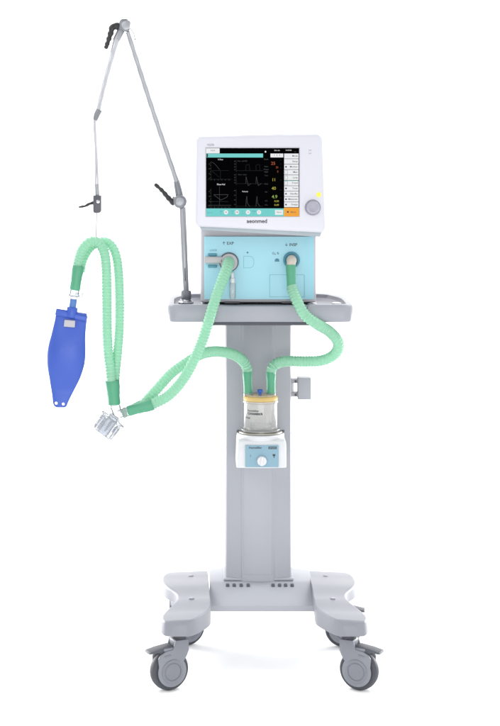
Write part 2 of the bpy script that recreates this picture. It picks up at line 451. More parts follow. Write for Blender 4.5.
# seams and printed marks on panel
def outline(b, pts, wd, Y, m):
    N = len(pts)
    inn = inset(pts, wd)
    b.loft([[Vector((x, Y+.0006, z)) for x, z in pts], [Vector((x, Y-.0003, z)) for x, z in pts], [Vector((x, Y-.0003, z)) for x, z in inn], [Vector((x, Y+.0006, z)) for x, z in inn]], m, (False, False))
b = B()
a, d = W(269.5, 297, FY), W(304.5, 274.5, FY)
outline(b, rpoly([(a.x, a.z), (d.x, a.z), (d.x, d.z), (a.x, d.z)], [.001, .001, .004, .001]), .0008, FY, 'bluedark'); b.done('access_door', fp)
b = B(); a, d = W(243.5, 268, FY), W(254, 256, FY)
outline(b, rpoly([(a.x, a.z), (d.x, a.z), (d.x, d.z), (a.x, d.z)], [.0008, .014, .014, .0008]), .0008, FY, 'bluedark')
p = W(247.5, 252.5, FY-.0002); b.cyl(p+Vector((0, .0004, 0)), p, .0026, 'inkblue', n=6); b.done('sensor_port', fp)
def tx(b, s, px, py, Y, hpx, m, **k): b.text(s, W(px, py, Y), R(hpx, Y)*1.38, m, **k)
for sx_, px, py, hh, mm, bo_ in (('\u2191 EXP', 228, 243.4, 3.0, 'ink', .0001), ('\u2193 INSP', 291, 244.8, 2.9, 'ink', .0001), ('LOCK', 213.4, 250.3, 2.0, 'inkblue', 0), ('O\u2082 %', 275.5, 253.4, 2.3, 'ink', 0)):
    b = B(); tx(b, sx_, px, py, FY-.0003, hh, mm, bold=bo_); b.done('port_lettering', fp)
p = W(277, 260, FY-.0003); b = B()
b.prism([(p.x-.006, p.z-.004), (p.x+.006, p.z-.004), (p.x+.005, p.z+.002), (p.x, p.z+.0045), (p.x-.005, p.z+.002)], FY-.0006, FY+.0004, 'inkblue'); b.done('panel_symbol', fp)
# expiratory port
p = W(229, 262, FY); b = B()
b.lathe([(R(9.8), .001), (R(9.8), -.005), (R(8.9), -.0055), (R(8.9), .001)], p, (0, 1, 0), 'groove', 48)
b.lathe([(R(8.8), .0), (R(8.8), -.010), (R(8.0), -.013), (R(5.2), -.013), (R(5.0), -.009), (R(4.6), -.009), (0, -.009)], p, (0, 1, 0), 'port', 48)
ep = b.done('expiratory_port', vent)
b = B(); a = W(204.8, 262, FY); 
b.box(((a.x+p.x)/2-.008, FY-.006, W(0, 259.8, FY).z), (p.x-a.x-.014, .014, R(6.6)), 'port', .003)
b.done('port_lever', ep)
for py in (254.6, 266.2):
    q = W(212.5, py, FY); b = B(); b.box(q, (R(9), .008, R(2.6)), 'tealclip', .0015); b.done('lever_clip', ep)
# sample tube below port
b = B(); b.cyl(W(232.2, 272.5, FY-.012), W(232.6, 278, FY-.012), R(1.5), 'hwhite'); b.cyl(W(232.6, 278, FY-.012), W(232.8, 283.5, FY-.012), R(2.2), 'hwhite')
st = b.done('water_trap', vent)
b = B(); b.lathe([(R(2.6), 0), (R(3.0), .003), (R(3.0), .036), (R(2.4), .04), (0, .04)], W(232.6, 283, FY-.012), (0, 0, -1), 'clear', 24); b.done('trap_vial', st)
b = B(); b.box(W(228, 276, FY-.004), (.008, .012, .01), 'port', .002); b.done('trap_bracket', st)
# inspiratory port
p = W(291.5, 260, FY); b = B()
b.lathe([(R(8.4), .001), (R(8.4), -.004), (R(7.6), -.007), (R(6.6), -.007), (R(6.4), .0)], p, (0, 1, 0), 'tealclip', 48)
b.lathe([(R(6.3), .0), (R(6.3), -.003), (0, -.003)], p, (0, 1, 0), 'bluedark', 48); b.done('inspiratory_port', vent)

# monitor -----------------------------------------------------------
MY = .0
def mpt(px, py): q = W(px, py, MY); return (q.x, q.z)
mo = rpoly([mpt(195.0, 226.5), mpt(196.6, 136.8), mpt(322.2, 134.0), mpt(325.6, 233.0)], [.014, .011, .016, .016], 8)
def mring(d, y, dz=0): return [Vector((x, y, z+dz)) for x, z in inset(mo, d)]
b = B()
rings = [mring(.0065, MY), mring(.0045, MY+.0002), mring(.002, MY+.0012), mring(.0006, MY+.003), mring(0, MY+.006), mring(0, MY+.012)]
b.loft(rings, 'white', (True, False))
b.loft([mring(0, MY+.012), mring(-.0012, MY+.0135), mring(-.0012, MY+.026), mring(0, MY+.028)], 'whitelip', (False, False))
b.loft([mring(0, MY+.028), mring(.004, MY+.06), mring(.02, MY+.10), mring(.035, MY+.115)], 'white', (False, True))
mon = b.done('monitor', vent)
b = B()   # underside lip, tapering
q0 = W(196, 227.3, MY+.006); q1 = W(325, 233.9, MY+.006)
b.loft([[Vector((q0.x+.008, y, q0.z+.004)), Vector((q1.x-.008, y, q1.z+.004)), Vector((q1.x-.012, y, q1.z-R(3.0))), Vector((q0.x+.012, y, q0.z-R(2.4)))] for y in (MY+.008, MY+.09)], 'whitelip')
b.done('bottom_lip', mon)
b = B(); pp = [mpt(235.5, 137.5), mpt(285, 136.2), mpt(284.6, 134.6), mpt(281, 134.3), mpt(240, 135.2), mpt(236, 135.8)]
b.prism(pp, MY+.004, MY+.05, 'white', .001); b.done('top_grip', mon)
b = B(); pn = W(258, 236, .05); b.box((pn.x, .10, (zhi+W(0, 236, .0).z)/2-.004), (.10, .05, .05), 'housing', .004); b.done('monitor_mount', vent)
# touchscreen -------------------------------------------------------
SY = MY-.0008
b = B()
def rect(x0_, y0_, x1_, y1_, m, lay=0):
    Y = SY-.0003*lay; a = W(x0_, y1_, Y); d = W(x1_, y0_, Y)
    b.box(((a.x+d.x)/2, Y+.0006, (a.z+d.z)/2), (d.x-a.x, .0012, d.z-a.z), m)
def line(pts, m, wpx=.28, lay=2):
    Y = SY-.0003*lay
    for (ax, ay), (bx_, by) in zip(pts, pts[1:]):
        p, q = W(ax, ay, Y), W(bx_, by, Y); d = q-p
        if d.length < 1e-6: continue
        n_ = Vector((-d.z, 0, d.x)).normalized()*R(wpx)/2; e_ = d.normalized()*R(wpx)/2
        p -= e_; q += e_
        t = bmesh.new(); t.faces.new([t.verts.new(v) for v in (p-n_, q-n_, q+n_, p+n_)]); b.take(t, m)
def ttx(s, px, py, h, m, lay=3, **k): b.text(s, W(px, py, SY-.0003*lay), R(h)*1.38, m, **k)
rect(206.1, 148, 299.1, 216.3, 'scr_black')
rect(206.1, 148.2, 219.6, 153.3, 'scr_white', 1); ttx('Adult', 212.8, 150.4, 1.5, 'ink')
rect(206.1, 153.5, 263, 157.4, 'scr_teal', 1); rect(206.4, 153.7, 208, 157.2, 'scr_grey', 2)
rect(270.5, 153.5, 283.2, 157.3, 'scr_white', 1); ttx('1  2  3', 277, 155.2, 1.8, 'ink')
ttx('2011-06', 277, 150.4, 1.2, 'scr_white'); ttx('14:25:06', 288.5, 150.2, 1.3, 'scr_white'); ttx('AC', 295.2, 151.9, 1.1, 'scr_grey'); ttx('\u25cf', 265.5, 151.8, 1.6, 'scr_white')
rect(206.1, 208.4, 284, 216.3, 'scr_teal', 1)
rect(284.0, 207.6, 299.1, 216.3, 'scr_orange', 1); ttx('\u25a0  Alarm', 291.4, 212, 1.7, 'ink', bold=.00008)
names = ['Mode', 'Setup', 'Monitor', 'Main', 'Loop', 'Trend', 'Tools', 'Standby', 'Maneuver', 'Freeze']
for i, nm in enumerate(names):
    ya = 153.5+i*5.4; rect(284.2, ya, 298.6, ya+5.0, 'scr_white', 1)
    if i in (3, 4, 5): rect(284.9, ya+.6, 287.6, ya+4.4, 'scr_grey', 2); rect(285.1, ya+.8, 287.4, ya+4.2, 'scr_white', 3)
    if i in (2, 6, 7, 8, 9): rect(285.2, ya+1.7, 286.8, ya+3.2, 'ink' if i != 9 else 'scr_grey', 2)
    ttx(nm, 297.8, ya+2.4, 1.75, 'ink', align='RIGHT', bold=.00006)
rect(284.2, 180.6, 298.6, 181.0, 'scr_teal', 2)
# loops
for oy in (0, 27.5):
    line([(211, 161+oy), (211, 180.5+oy)], 'scr_dim'); line([(207.5, 179.3+oy), (231, 179.3+oy)], 'scr_dim', .35)
    for k in range(6): line([(210.2, 162.5+oy+k*3), (211, 162.5+oy+k*3)], 'scr_grey', .3)
    for k in range(6): line([(211+k*3.6, 179.3+oy), (211+k*3.6, 180.2+oy)], 'scr_grey', .3); 
    for k in range(4): ttx(str(60-20*k), 209.3, 164+oy+k*4.8, 1.1, 'scr_grey')
ttx('V-Paw', 220.5, 159.5, 1.5, 'scr_white'); ttx('Flow-Vol', 221, 184.4, 1.6, 'scr_white', bold=.00005)
line([(212, 162), (215, 164), (219.5, 169.5)], 'scr_grey'); line([(212, 170.5), (229, 170.5)], 'scr_dim'); line([(220.5, 170.5), (220.5, 180)], 'scr_dim'); line([(212, 171), (219, 177)], 'scr_dim')
line([(219.5, 186.5), (219.5, 206)], 'scr_grey', .22); line([(214, 194.6), (228, 194.6), (227, 197), (221, 200), (214, 195)], 'scr_grey', .35); line([(210, 201.5), (228, 201.5)], 'scr_dim', .4)
line([(208, 205.2), (231, 205.2)], 'scr_grey', .3)
# waveforms
for j, (by, nm) in enumerate(((170.6, 'Paw  cmH2O'), (183.6, 'Flow  L/min'), (206.2, ''))):
    tp = (159, 172.6, 188.4)[j]
    line([(236.2, tp+1), (236.2, by+1)], 'scr_dim', .35)
    for k in range(4): ttx(str(40-10*k), 234.8, tp+2.2+k*(by-tp-2)/3.4, 1.15, 'scr_grey')
    line([(236, by), (263, by)], 'scr_dim', .3)
    ttx(nm, 242.5, tp+2, 1.3, 'scr_grey')
    for x_ in (245.8, 256):
        hgt = (9, 7, 10)[j]
        if j == 0: line([(x_, by), (x_, by-5), (x_+1, by-6), (x_+3.5, by-6.3), (x_+4, by)], 'scr_dim', .28)
        elif j == 1: line([(x_, by), (x_+.3, by-hgt), (x_+1.5, by-2), (x_+2, by), (x_+2.3, by+2), (x_+5, by)], 'scr_grey', .3)
        else: line([(x_, by), (x_+.4, by-6), (x_+1, by-hgt), (x_+1.6, by-3), (x_+4, by)], 'scr_grey', .3)
ttx('Volume', 245, 191.5, 1.4, 'scr_white')
# numbers
for py, s_, m_, h_, xx in ((163.4, '25', 'scr_red', 3.6, 273.2), (167.4, '21', 'scr_red', 2.2, 277.2), (171.6, '5', 'scr_red', 2.2, 277.8), (179.8, '11', 'scr_yellow', 3.4, 273.8), (188.4, '40', 'scr_yellow', 3.6, 273.8), (196.8, '4.9', 'scr_green', 3.8, 274.6), (201.2, '0.50', 'scr_yellow', 2.2, 276.6), (205, '0.49', 'scr_yellow', 2.2, 276.6)):
    ttx(s_, xx, py, h_*.88, m_, bold=.00010)
for py, s_ in ((159.2, 'Ppeak'), (166.5, 'Pplat'), (169.4, 'Pmean'), (172, 'PEEP'), (175.4, 'f tot'), (184, 'FiO2'), (192, 'MV'), (201, 'VTi'), (205, 'VTe')): ttx(s_, 266.2, py, 1.35, 'scr_grey')
for py in (160, 164, 168, 180, 190, 198): ttx('30', 280.6, py, 1.0, 'scr_dim')
# bottom bar
ttx('A/C-V', 209.6, 212.6, 1.4, 'inkblue')
for px, s1 in ((221, 'O2'), (232.3, 'VT'), (242.5, 'f'), (254, 'PEEP')): ttx(s1, px, 211.4, 1.5, 'inkblue'); ttx('%', px, 213.6, 1.1, 'inkblue')
for px, s1 in ((226, '40'), (237, '500'), (248, '12'), (259, '5')):
    p_ = W(px, 212.2, SY-.0002); b.lathe([(0, -.0006), (R(2.2), -.0006), (R(2.2), 0)], p_, (0, 1, 0), 'scr_white', 20); ttx(s1, px, 212.2, 1.5, 'ink', 4)
rect(275, 210, 283, 214.8, 'scr_white', 2); ttx('Alarm', 279, 212.2, 1.5, 'ink', 4)
b.done('touchscreen', mon, flat=True)
b = B(); sc = rrect(*[W(205.4, 0, MY).x, W(299.8, 0, MY).x], W(0, 217, MY).z, W(0, 147.3, MY).z, .001, 2)
outline(b, sc, .0012, MY-.0005, 'housing'); b.done('screen_frame', mon)
b = B(); tx(b, 'VG70', 210.4, 144.9, MY-.0003, 2.2, 'inkgrey', bold=.00006); b.done('model_lettering', mon)
b = B(); tx(b, 'aeonmed', 257, 221.2, MY-.0003, 4.0, 'ink', bold=.00028, sx=1.0); b.done('maker_lettering', mon)
p = W(312.7, 207.5, MY); b = B()
b.lathe([(R(8.1), .001), (R(8.1), -.001), (R(7.4), -.002), (R(7.0), -.0015), (R(6.8), -.009), (R(6.2), -.0115), (R(4.6), -.0122), (R(3.6), -.0105), (0, -.0095)], p, (0, 1, 0), 'knob', 48); b.done('rotary_knob', mon)
b = B(); b.lathe([(R(2.4), .001), (R(2.4), -.0008), (R(1.9), -.0014), (0, -.0014)], W(318.7, 194.6, MY), (0, 1, 0), 'keyyellow', 28); al = b.done('alarm_key', mon)
for py in (150.2, 153.4):
    b = B(); b.box(W(310, py, MY), (R(2.8), .0008, R(1.2)), 'housing', .0002); b.done('indicator_lamp', mon)

# ------------------------------------------------------------------ SUPPORT ARM
PB = W(186, 300, .16); PB.z = TZ-.009
arm = thing('support_arm', 'jointed aluminium support arm with black levers rising from left tray handle', 'arm', PB)
Yp = .16
b = B(); b.lathe([(0, .006), (R(7), .006), (R(8), .003), (R(8), -.001)], PB+Vector((0, 0, .0015)), (0, 0, 1), 'chrome')
cl = W(186.2, 300.2, Yp); ct = W(185.8, 290.5, Yp)
b.cyl(PB+Vector((0, 0, .004)), cl+Vector((0, 0, .002)), R(6), 'chrome'); b.done('base_flange', arm)
b = B(); n = 48
rings = []
for d in (0, .002, .022, .025):
    rings.append([cl+Vector((math.cos(2*math.pi*i/n)*R(5.1-(.25 if i % 2 else 0))*(1 if .001 < d < .024 else .9), math.sin(2*math.pi*i/n)*R(5.1-(.25 if i % 2 else 0))*(1 if .001 < d < .024 else .9), d)) for i in range(n)])
b.loft(rings, 'metald'); b.done('knurled_collar', arm)
J = W(180, 201.5, Yp)
b = B(); b.cyl(W(185.8, 293, Yp), W(182.6, 207, Yp), R(3.3), 'metal'); po = b.done('pole', arm)
b = B(); b.cyl(W(185.3, 281, Yp-.0085), W(184.9, 268, Yp-.0085), R(.5), 'groove', n=10); b.done('pole_slot', po)
b = B(); b.cyl(J+Vector((0, .012, 0)), J+Vector((0, -.014, 0)), R(7.0), 'metald', .003)
b.cyl(J+Vector((0, -.013, 0)), J+Vector((0, -.019, 0)), R(4.4), 'metal', .0015); b.cyl(J+Vector((-.0, 0, 0)), J+Vector((-.021, -.0, .004)), R(4), 'metald'); b.done('lower_joint', arm)
def lever(pts, r0, name='locking_lever'):
    P = spline(pts, .002); L = len(P); b = B()
    rad = [R(r0)*(1-.35*min(1, i/L*1.2)+.10*math.sin(i*.9)) for i in range(L)]
    b.tube(P, rad, 'black', 16); b.sphere(P[-1], rad[-1]*1.15, 'black'); b.sphere(P[0], rad[0]*1.05, 'black'); b.done(name, arm)
lever([W(173, 202.5, Yp-.005), W(168, 197.5, Yp-.01), W(162, 190.5, Yp-.012), W(155.5, 184.6, Yp-.012)], 3.0)
# arms
A1 = W(178, 186, Yp); T = W(124.6, 25.8, .10)
b = B(); b.cyl(W(179.4, 196, Yp), W(176.5, 180.5, Yp), R(4.1), 'metald', r2=R(3.2)); b.done('sleeve', arm)
b = B(); P = spline([W(177.5, 184, Yp), W(152, 108, .13), W(127.5, 31, .10)], .003)
b.tube(P, lambda d: R(2.7)*(1-.12*d/.42)+.00035*math.sin(d*150), 'metal', 24); ua = b.done('upper_rod', arm)
b = B(); P = spline([W(130.2, 28, .09), W(133.8, 33.5, .09), W(135, 39.5, .092)], .002); b.tube(P, .0011, 'metald', 8); b.sphere(P[-1], .0022, 'metald'); b.done('wire_loop', arm)
b = B(); b.box(T, (R(11.5), .026, R(11.5)), 'metald', .005, Matrix.Rotation(math.radians(8), 4, 'Y'))
b.cyl(T+Vector((.004, -.012, 0)), T+Vector((.004, -.018, 0)), R(4.6), 'metal', .0015); b.cyl(T+Vector((0, 0, .004)), T+Vector((0, 0, R(7.2))), R(3.5), 'metald'); b.done('elbow_joint', arm)
lever([W(117.5, 26, .095), W(112.6, 27, .09), W(110.4, 34, .09), W(106.2, 47, .085)], 3.5)
b = B(); b.cyl(W(121.5, 29, .10), W(115.6, 41.5, .09), R(4.0), 'metal', r2=R(3.5)); b.done('sleeve', arm)
b = B(); P = spline([W(116.5, 39.5, .09), W(106, 77, .06), W(98, 110.5, .03)], .003); b.tube(P, lambda d: R(2.9)*(1-.2*d/.2)+.0003*math.sin(d*170), 'metallight', 24); b.done('lower_rod', arm)
b = B(); P = spline([W(99.2, 110, .03), W(97, 114.5, .028), W(95, 120.5, .025)], .001)
b.tube(P, lambda d: R(3.3)-R(1.2)*(d/.028)**2, 'metald', 20); b.done('wrist_joint', arm)
for dx, ph in ((-1.5, 0), (1.3, 1.8)):
    pts = [W(95+dx*.4, 117.5, .025)]+[W(95+(yy-120)*.028+dx*(.55+.35*math.sin(yy/14+ph)), yy, .02-.0002*(yy-120)) for yy in range(125, 197, 9)]
    b = B(); b.tube(spline(pts, .003), R(.95), 'metallight', 12); b.done('wire_rod', arm)
b = B(); b.cyl(W(97, 184, .008), W(97.3, 196, .006), R(2.1), 'metal'); b.done('sleeve', arm)
Q = W(97.3, 204.3, .003)
b = B(); ol = [(Q.x+x, Q.z+z) for x, z in rpoly([(-R(3.9), R(9)), (R(4), R(9)), (R(4.0), -R(8.6)), (-R(3.9), -R(8.6))], [.002, .002, .008, .006])]
b.prism(ol, -.010, .012, 'dark', .0015); ck = b.done('clamp_block', arm)
b = B(); b.cyl(W(98, 201.5, -.009), W(98, 201.5, -.014), R(1.9), 'chrome', n=24); b.done('clamp_screw', ck)
lever([W(94, 202.5, 0), W(89, 204, -.003), W(85, 206, -.003), W(79, 207, -.003)], 1.6)
b = B(); b.tube([W(96.6, 212, .0), W(96.4, 225, .0), W(96.2, 240.5, .0)], .0014, 'cord', 8); b.done('hanging_cord', arm)

# ------------------------------------------------------------------ HOSES
def hose(name, label, pts, r, cuffs, pitch=.0081, tooth=.0022, smooth_ends=.01):
    stp = pitch/9; P = spline(pts, stp); L = stp*len(P)
    def rad(d):
        ph = (d/pitch) % 1
        t = max(0, math.cos((ph-.5)*math.pi*2))**2.6
        k = 1 if smooth_ends < d < L-smooth_ends else .15
        return r+tooth*t*k
    lo = min((p.z for p in P)); 
    root = thing(name, label, 'hose', P[-1], 'green corrugated breathing hoses')
    b = B(); b.tube(P, [rad(i*stp) for i in range(len(P))], 'hose', 26); b.done('corrugated_tube', root, ang=75)
    for a, d, ra, rb in cuffs:
        a = Vector(a); d = Vector(d); ax = d-a; LL = ax.length; b = B()
        pr = [(ra*.72, 0), (ra*.97, 0), (ra, .001), (ra*1.0, LL*.28), (ra*.93, LL*.42), (ra*.93, LL*.55), (rb*.98, LL*.62), (rb*1.02, LL*.9), (rb, LL-.001), (rb*.95, LL), (rb*.7, LL)]
        b.lathe(pr, a, ax, 'cuff', 36); b.done('cuff', root)
    return root
hose('breathing_hose', 'green corrugated hose dropping from the left ventilator port to the front horizontal cuff',
     [W(229, 261.5, .052), W(228.6, 263, .035), W(226.5, 270, .008), W(220.5, 285, -.016), W(213.5, 305, -.025), W(207.5, 325, -.025), W(201.5, 343, -.02), W(192.5, 363, -.018), W(182, 381, -.012), W(168, 396, -.006), W(150, 405.5, 0)],
     R(5.0), [(W(153, 404.2, 0), W(128, 411.2, 0), R(6.0), R(5.2))])
hose('breathing_hose', 'green corrugated hose arching left from the humidifier chamber, passing behind the dropping hose',
     [W(247.6, 374, .17), W(246.8, 368, .17), W(242, 360, .165), W(232, 354, .14), W(217, 351.5, .1), W(203, 353.5, .055), W(189, 361, .035), W(172, 373, .03), W(158, 388, .03), W(147, 400.5, .032), W(140, 408, .034)],
     R(4.9), [(W(247.3, 371.5, .17), W(248.3, 394, .17), R(5.0, .1), R(4.6, .1)), (W(142, 405, .034), W(122, 414, .03), R(5.2), R(4.8))])
hose('breathing_hose', 'green corrugated hose looping right from the ventilator to the humidifier chamber',
     [W(291.6, 286, .015), W(293, 291, .01), W(298.5, 304, -.008), W(305, 315, -.008), W(316, 323.5, .0), W(330, 332, .035), W(338.3, 343, .06), W(335, 354, .085), W(322, 360.5, .105), W(304, 361.5, .13), W(286, 361.2, .155), W(276, 364, .17), W(271.8, 369, .17), W(271.2, 374, .17)],
     R(5.0), [(W(290.8, 265, .022), W(291.6, 290, .014), R(5.0), R(4.6)), (W(271, 371.5, .17), W(271, 394, .17), R(5.0, .1), R(4.6, .1))])
el = B(); P = spline([W(291.5, 260, .06), W(291.5, 259.6, .035), W(291.3, 262, .024), W(290.9, 268, .022)], .0015); el.tube(P, R(4.6), 'beige', 28); el.sphere(W(291.5, 260.3, .029), R(5.0), 'beige', (1, .9, 1))
el.done('port_elbow', vent)
hose('breathing_hose', 'green corrugated hose from the blue bag over the hanging cord, inner of the pair',
     [W(76.5, 273, 0), W(78.3, 262, 0), W(82.4, 250, 0), W(89.5, 242.5, 0), W(98, 242.5, 0), W(104, 252, 0), W(106.2, 268, 0), W(106.8, 295, 0), W(107, 325, 0), W(108, 350, 0), W(110.3, 370, 0), W(112, 386, 0)],
     R(4.7), [(W(78.4, 266, 0), W(74.8, 290, 0), R(5.8), R(5.2)), (W(112.2, 380.5, .006), W(114.2, 404.5, .006), R(7.3), R(6.4))], smooth_ends=.02)
hose('breathing_hose', 'green corrugated hose running outermost on the right of the hanging loop',
     [W(80.5, 272, .024), W(82, 262, .024), W(88, 250, .026), W(97, 243, .028), W(107.5, 242.5, .028), W(114.5, 251, .026), W(118, 267, .02), W(119.5, 295, .016), W(119.4, 325, .014), W(117.8, 350, .012), W(115.8, 370, .011), W(114.6, 386, .010)],
     R(4.4), [], smooth_ends=.01)

# ------------------------------------------------------------------ Y CONNECTOR
a = W(114.5, 403, .006); t0 = W(117.5, 413, .008); e0 = W(99.5, 437.5, -.008)
yc = thing('tube_connector', 'clear plastic branched connector joining the green hoses above a ribbed cup', 'connector', e0)
b = B()
b.lathe([(R(4.6), -.004), (R(4.6), .012), (R(5.2), .014), (R(5.2), .017), (R(4.8), .019), (R(4.8), .03), (R(4), .033)], W(113.8, 401.5, .006), (t0-a), 'glass', 32)
b.done('vertical_branch', yc)
b = B(); s1 = W(130, 410.5, 0); dr = W(118, 414.5, .004)-s1
b.lathe([(R(4.2), -.003), (R(4.2), .010), (R(4.8), .012), (R(4.8), .015), (R(4.2), .017), (R(4.2), dr.length)], s1, dr, 'glass', 32); b.done('side_branch', yc)
ax = (e0-t0).normalized(); st_ = W(113.6, 418, .002); n = 64; rings = []
qq = ax.to_track_quat('Z', 'Y')
for r_, d_ in ((4.0, -.008), (6, -.004), (8.5, 0), (13.6, .002), (13.9, .006), (10.8, .0075), (10.5, .012), (10.3, .040), (11.2, .042), (11.2, .047), (9.6, .049), (9.2, .047), (9.0, .012), (7.5, .007), (3, .005)):
    rg = []
    for i in range(n):
        a_ = 2*math.pi*i/n; k = 1+(.16*max(0, math.cos(a_*4))**3 if .008 < d_ < .046 and r_ > 9.5 else 0)
        rg.append(st_+qq @ Vector((R(r_)*k*math.cos(a_), R(r_)*k*math.sin(a_), d_)))
    rings.append(rg)
b = B(); b.loft(rings, 'glass', (False, False)); b.done('ribbed_cup', yc, ang=50)
b = B(); b.lathe([(R(5.4), .0), (R(5.4), .05), (R(4.7), .05), (R(4.7), .0)], st_, ax, 'glass', 32); b.done('inner_tube', yc)
for i in range(7):
    a_ = 2*math.pi*(i+.3)/7; u_ = qq @ Vector((math.cos(a_)*R(11.2), math.sin(a_)*R(11.2), 0))
    b = B(); b.tube([st_+u_+ax*d_ for d_ in (.007, .015, .03, .041)], [R(.5), R(1.1), R(1.0), R(.4)], 'glass', 12); b.done('rib', yc)

# ------------------------------------------------------------------ TEST LUNG
tl = thing('test_lung', 'flat blue rubber test lung bag with two punched holes hanging from green cuff', 'test lung', W(60, 406, 0))
axis0 = W(71.5, 312, 0); 
Lp = [(311, 56.2, 87), (316, 55.8, 87), (322, 55.0, 86.3), (330, 53, 85.6), (338, 51, 85.3), (346, 48.8, 85.6), (354, 47.4, 85.4), (362, 47, 84.6), (370, 47.6, 82.6), (378, 49.2, 79.8), (386, 50.6, 76), (393, 51.8, 72.5), (399, 52.6, 69.6), (403, 53.0, 67.8), (406, 54.4, 66.6), (407.6, 57, 64.5)]
def sm(i, j, t):
    def g(k): return Lp[max(0, min(len(Lp)-1, k))][j]
    a_, b_, c_, d_ = g(i-1), g(i), g(i+1), g(i+2)
    return .5*((2*b_)+(c_-a_)*t+(2*a_-5*b_+4*c_-d_)*t*t+(3*b_-a_-3*c_+d_)*t**3)
rings = []
for i in range(len(Lp)-1):
    for k in range(5):
        t = k/5; y = sm(i, 0, t); l = sm(i, 1, t); r_ = sm(i, 2, t)
        u = (y-311)/96; th = .0028+.016*max(0, math.sin(math.pi*min(1, max(0, (u-.02)/.80))))**1.2
        if u > .88: th = .0024
        sk = .14*(1-u)          # rows tilt with the collar
        rg = []
        for m_ in range(40):
            a_ = 2*math.pi*m_/40; cx_ = (l+r_)/2; hx = (r_-l)/2
            c_, s_ = math.cos(a_), math.sin(a_)
            xx = cx_+hx*(abs(c_)**.8)*(1 if c_ > 0 else -1); yy = y+(xx-cx_)*sk*1.2-0*s_
            p = W(xx, yy, 0); p.y = th*(abs(s_)**1.4)*(1 if s_ > 0 else -1); rg.append(p)
        rings.append(rg)
b = B(); b.loft(rings, 'bag'); bag = b.done('bag', tl, ang=60)
# punched holes
cut = B()
for px, py in ((56.2, 403.2), (63.3, 404)):
    p = W(px, py, 0); cut.cyl(p+Vector((0, -.02, 0)), p+Vector((0, .02, 0)), R(1.45), 'bag', 0.0001, n=20)
ct_ = cut.done('cutter'); bo = bag.modifiers.new('holes', 'BOOLEAN'); bo.object = ct_; bo.operation = 'DIFFERENCE'; bo.solver = 'EXACT'
ct_.location = (0, 0, 0); bpy.context.view_layer.update()
me = bpy.data.meshes.new_from_object(bag.evaluated_get(bpy.context.evaluated_depsgraph_get())); bag.modifiers.clear(); bag.data = me; me.name = 'bag'
bpy.data.objects.remove(ct_)
rot = Matrix.Rotation(math.radians(12), 4, 'Y')
b = B(); b.box(W(71.4, 315.4, 0), (R(32.0), .018, R(5.6)), 'bag', .003, rot); b.done('collar', tl)
b = B(); b.cyl(W(72.6, 307.2, 0), W(71.2, 317.5, 0), R(5.4), 'bag', .002); b.done('neck', tl)
b = B(); b.box(W(69.6, 323.6, -.011), (R(11.0), .005, R(7.0)), 'housing', .002, Matrix.Rotation(math.radians(5), 4, 'Y')); b.done('clip_window', tl)
b = B(); b.cyl(W(73.6, 299, 0), W(72.4, 309, 0), R(3.5), 'bluetint'); b.done('connector', tl)
b = B(); b.lathe([(R(3.0), 0), (R(4.6), .001), (R(4.6), .013), (R(5.4), .014), (R(5.4), .018), (R(3.6), .02), (R(3.2), .03)], W(75.0, 289, 0), W(73.4, 301, 0)-W(75.0, 289, 0), 'glass', 32)
b.done('clear_adapter', tl)
b = B(); b.cyl(W(75, 294.5, 0), W(82.6, 295.5, -.002), R(2.0), 'glass', n=20); b.cyl(W(82.2, 295.5, -.002), W(83.4, 295.7, -.002), R(3.4), 'clear', n=20); b.done('side_nipple', tl)

# ------------------------------------------------------------------ HUMIDIFIER
HY = .17
hc = W(261.3, 468, .16)
hum = thing('humidifier', 'white heated humidifier base with blue dial panel mounted on the grey column', 'humidifier', (hc.x, .18, hc.z))
FYh = .105
hx0, hx1 = W(236.5, 0, FYh).x, W(286.5, 0, FYh).x; hz0, hz1 = W(0, 468.3, FYh).z, W(0, 441.5, FYh).z
b = B()
xa0, xa1 = W(237.2, 0, FYh).x, W(286.2, 0, FYh).x
rg = []
for z, l, r_, dd in ((hz0, hx0+.001, hx1-.001, .001), (hz0+.002, hx0, hx1, 0), (hz1-.004, xa0, xa1, .002), (hz1-.001, xa0+.001, xa1-.001, .004), (hz1+.001, xa0+.005, xa1-.005, .007)):
    rg.append([Vector((x, y, z)) for x, y in rpoly([(l, FYh+.006+dd), ((l+r_)/2, FYh-.001+dd), (r_, FYh+.006+dd), (r_, .235), (l, .235)], [.007, .04, .007, .003, .003], 8)])
b.loft(rg, 'hwhite'); hb = b.done('heater_body', hum, ang=40)
hcx = (hx0+hx1)/2-.0005
b = B(); b.lathe([(0, .0), (R(23.2, HY), 0), (R(23.6, HY), .003), (R(23.6, HY), .012), (R(22.8, HY), .0145), (R(22), .0145), (0, .0145)], (hcx, HY, hz1-.002), (0, 0, 1), 'hwhite', 64)
b.done('heater_collar', hum)
z_pl = hz1-.002+.0145
b = B(); b.lathe([(0, .0), (R(21.6, HY), 0), (R(22.0, HY), .002), (R(22.0, HY), .005), (R(18.6), .0062), (0, .0062)], (hcx, HY, z_pl), (0, 0, 1), 'steel', 64)
for s_ in (-1, 1): b.box((hcx+s_*R(22.6, HY), HY, z_pl+.004), (.007, .012, .005), 'under', .001)
b.done('heater_plate', hum)
b = B(); b.box((W(261.5, 0, .24).x, .242, hz0+.03), (.05, .02, .06), 'metald', .002); b.done('mount_bracket', hum)
b = B(); pa, pb_ = W(245.3, 467.2, FYh), W(278.6, 445.3, FYh)
b.prism(rrect(pa.x, pb_.x, pa.z, pb_.z, .001, 2), FYh-.0012, FYh+.008, 'hpanel', .0003); dp = b.done('dial_panel', hb)
b = B(); tx(b, 'Humidifier', 255.4, 447.8, FYh-.0014, 2.2, 'ink', bold=.0001); b.done('panel_lettering', dp)
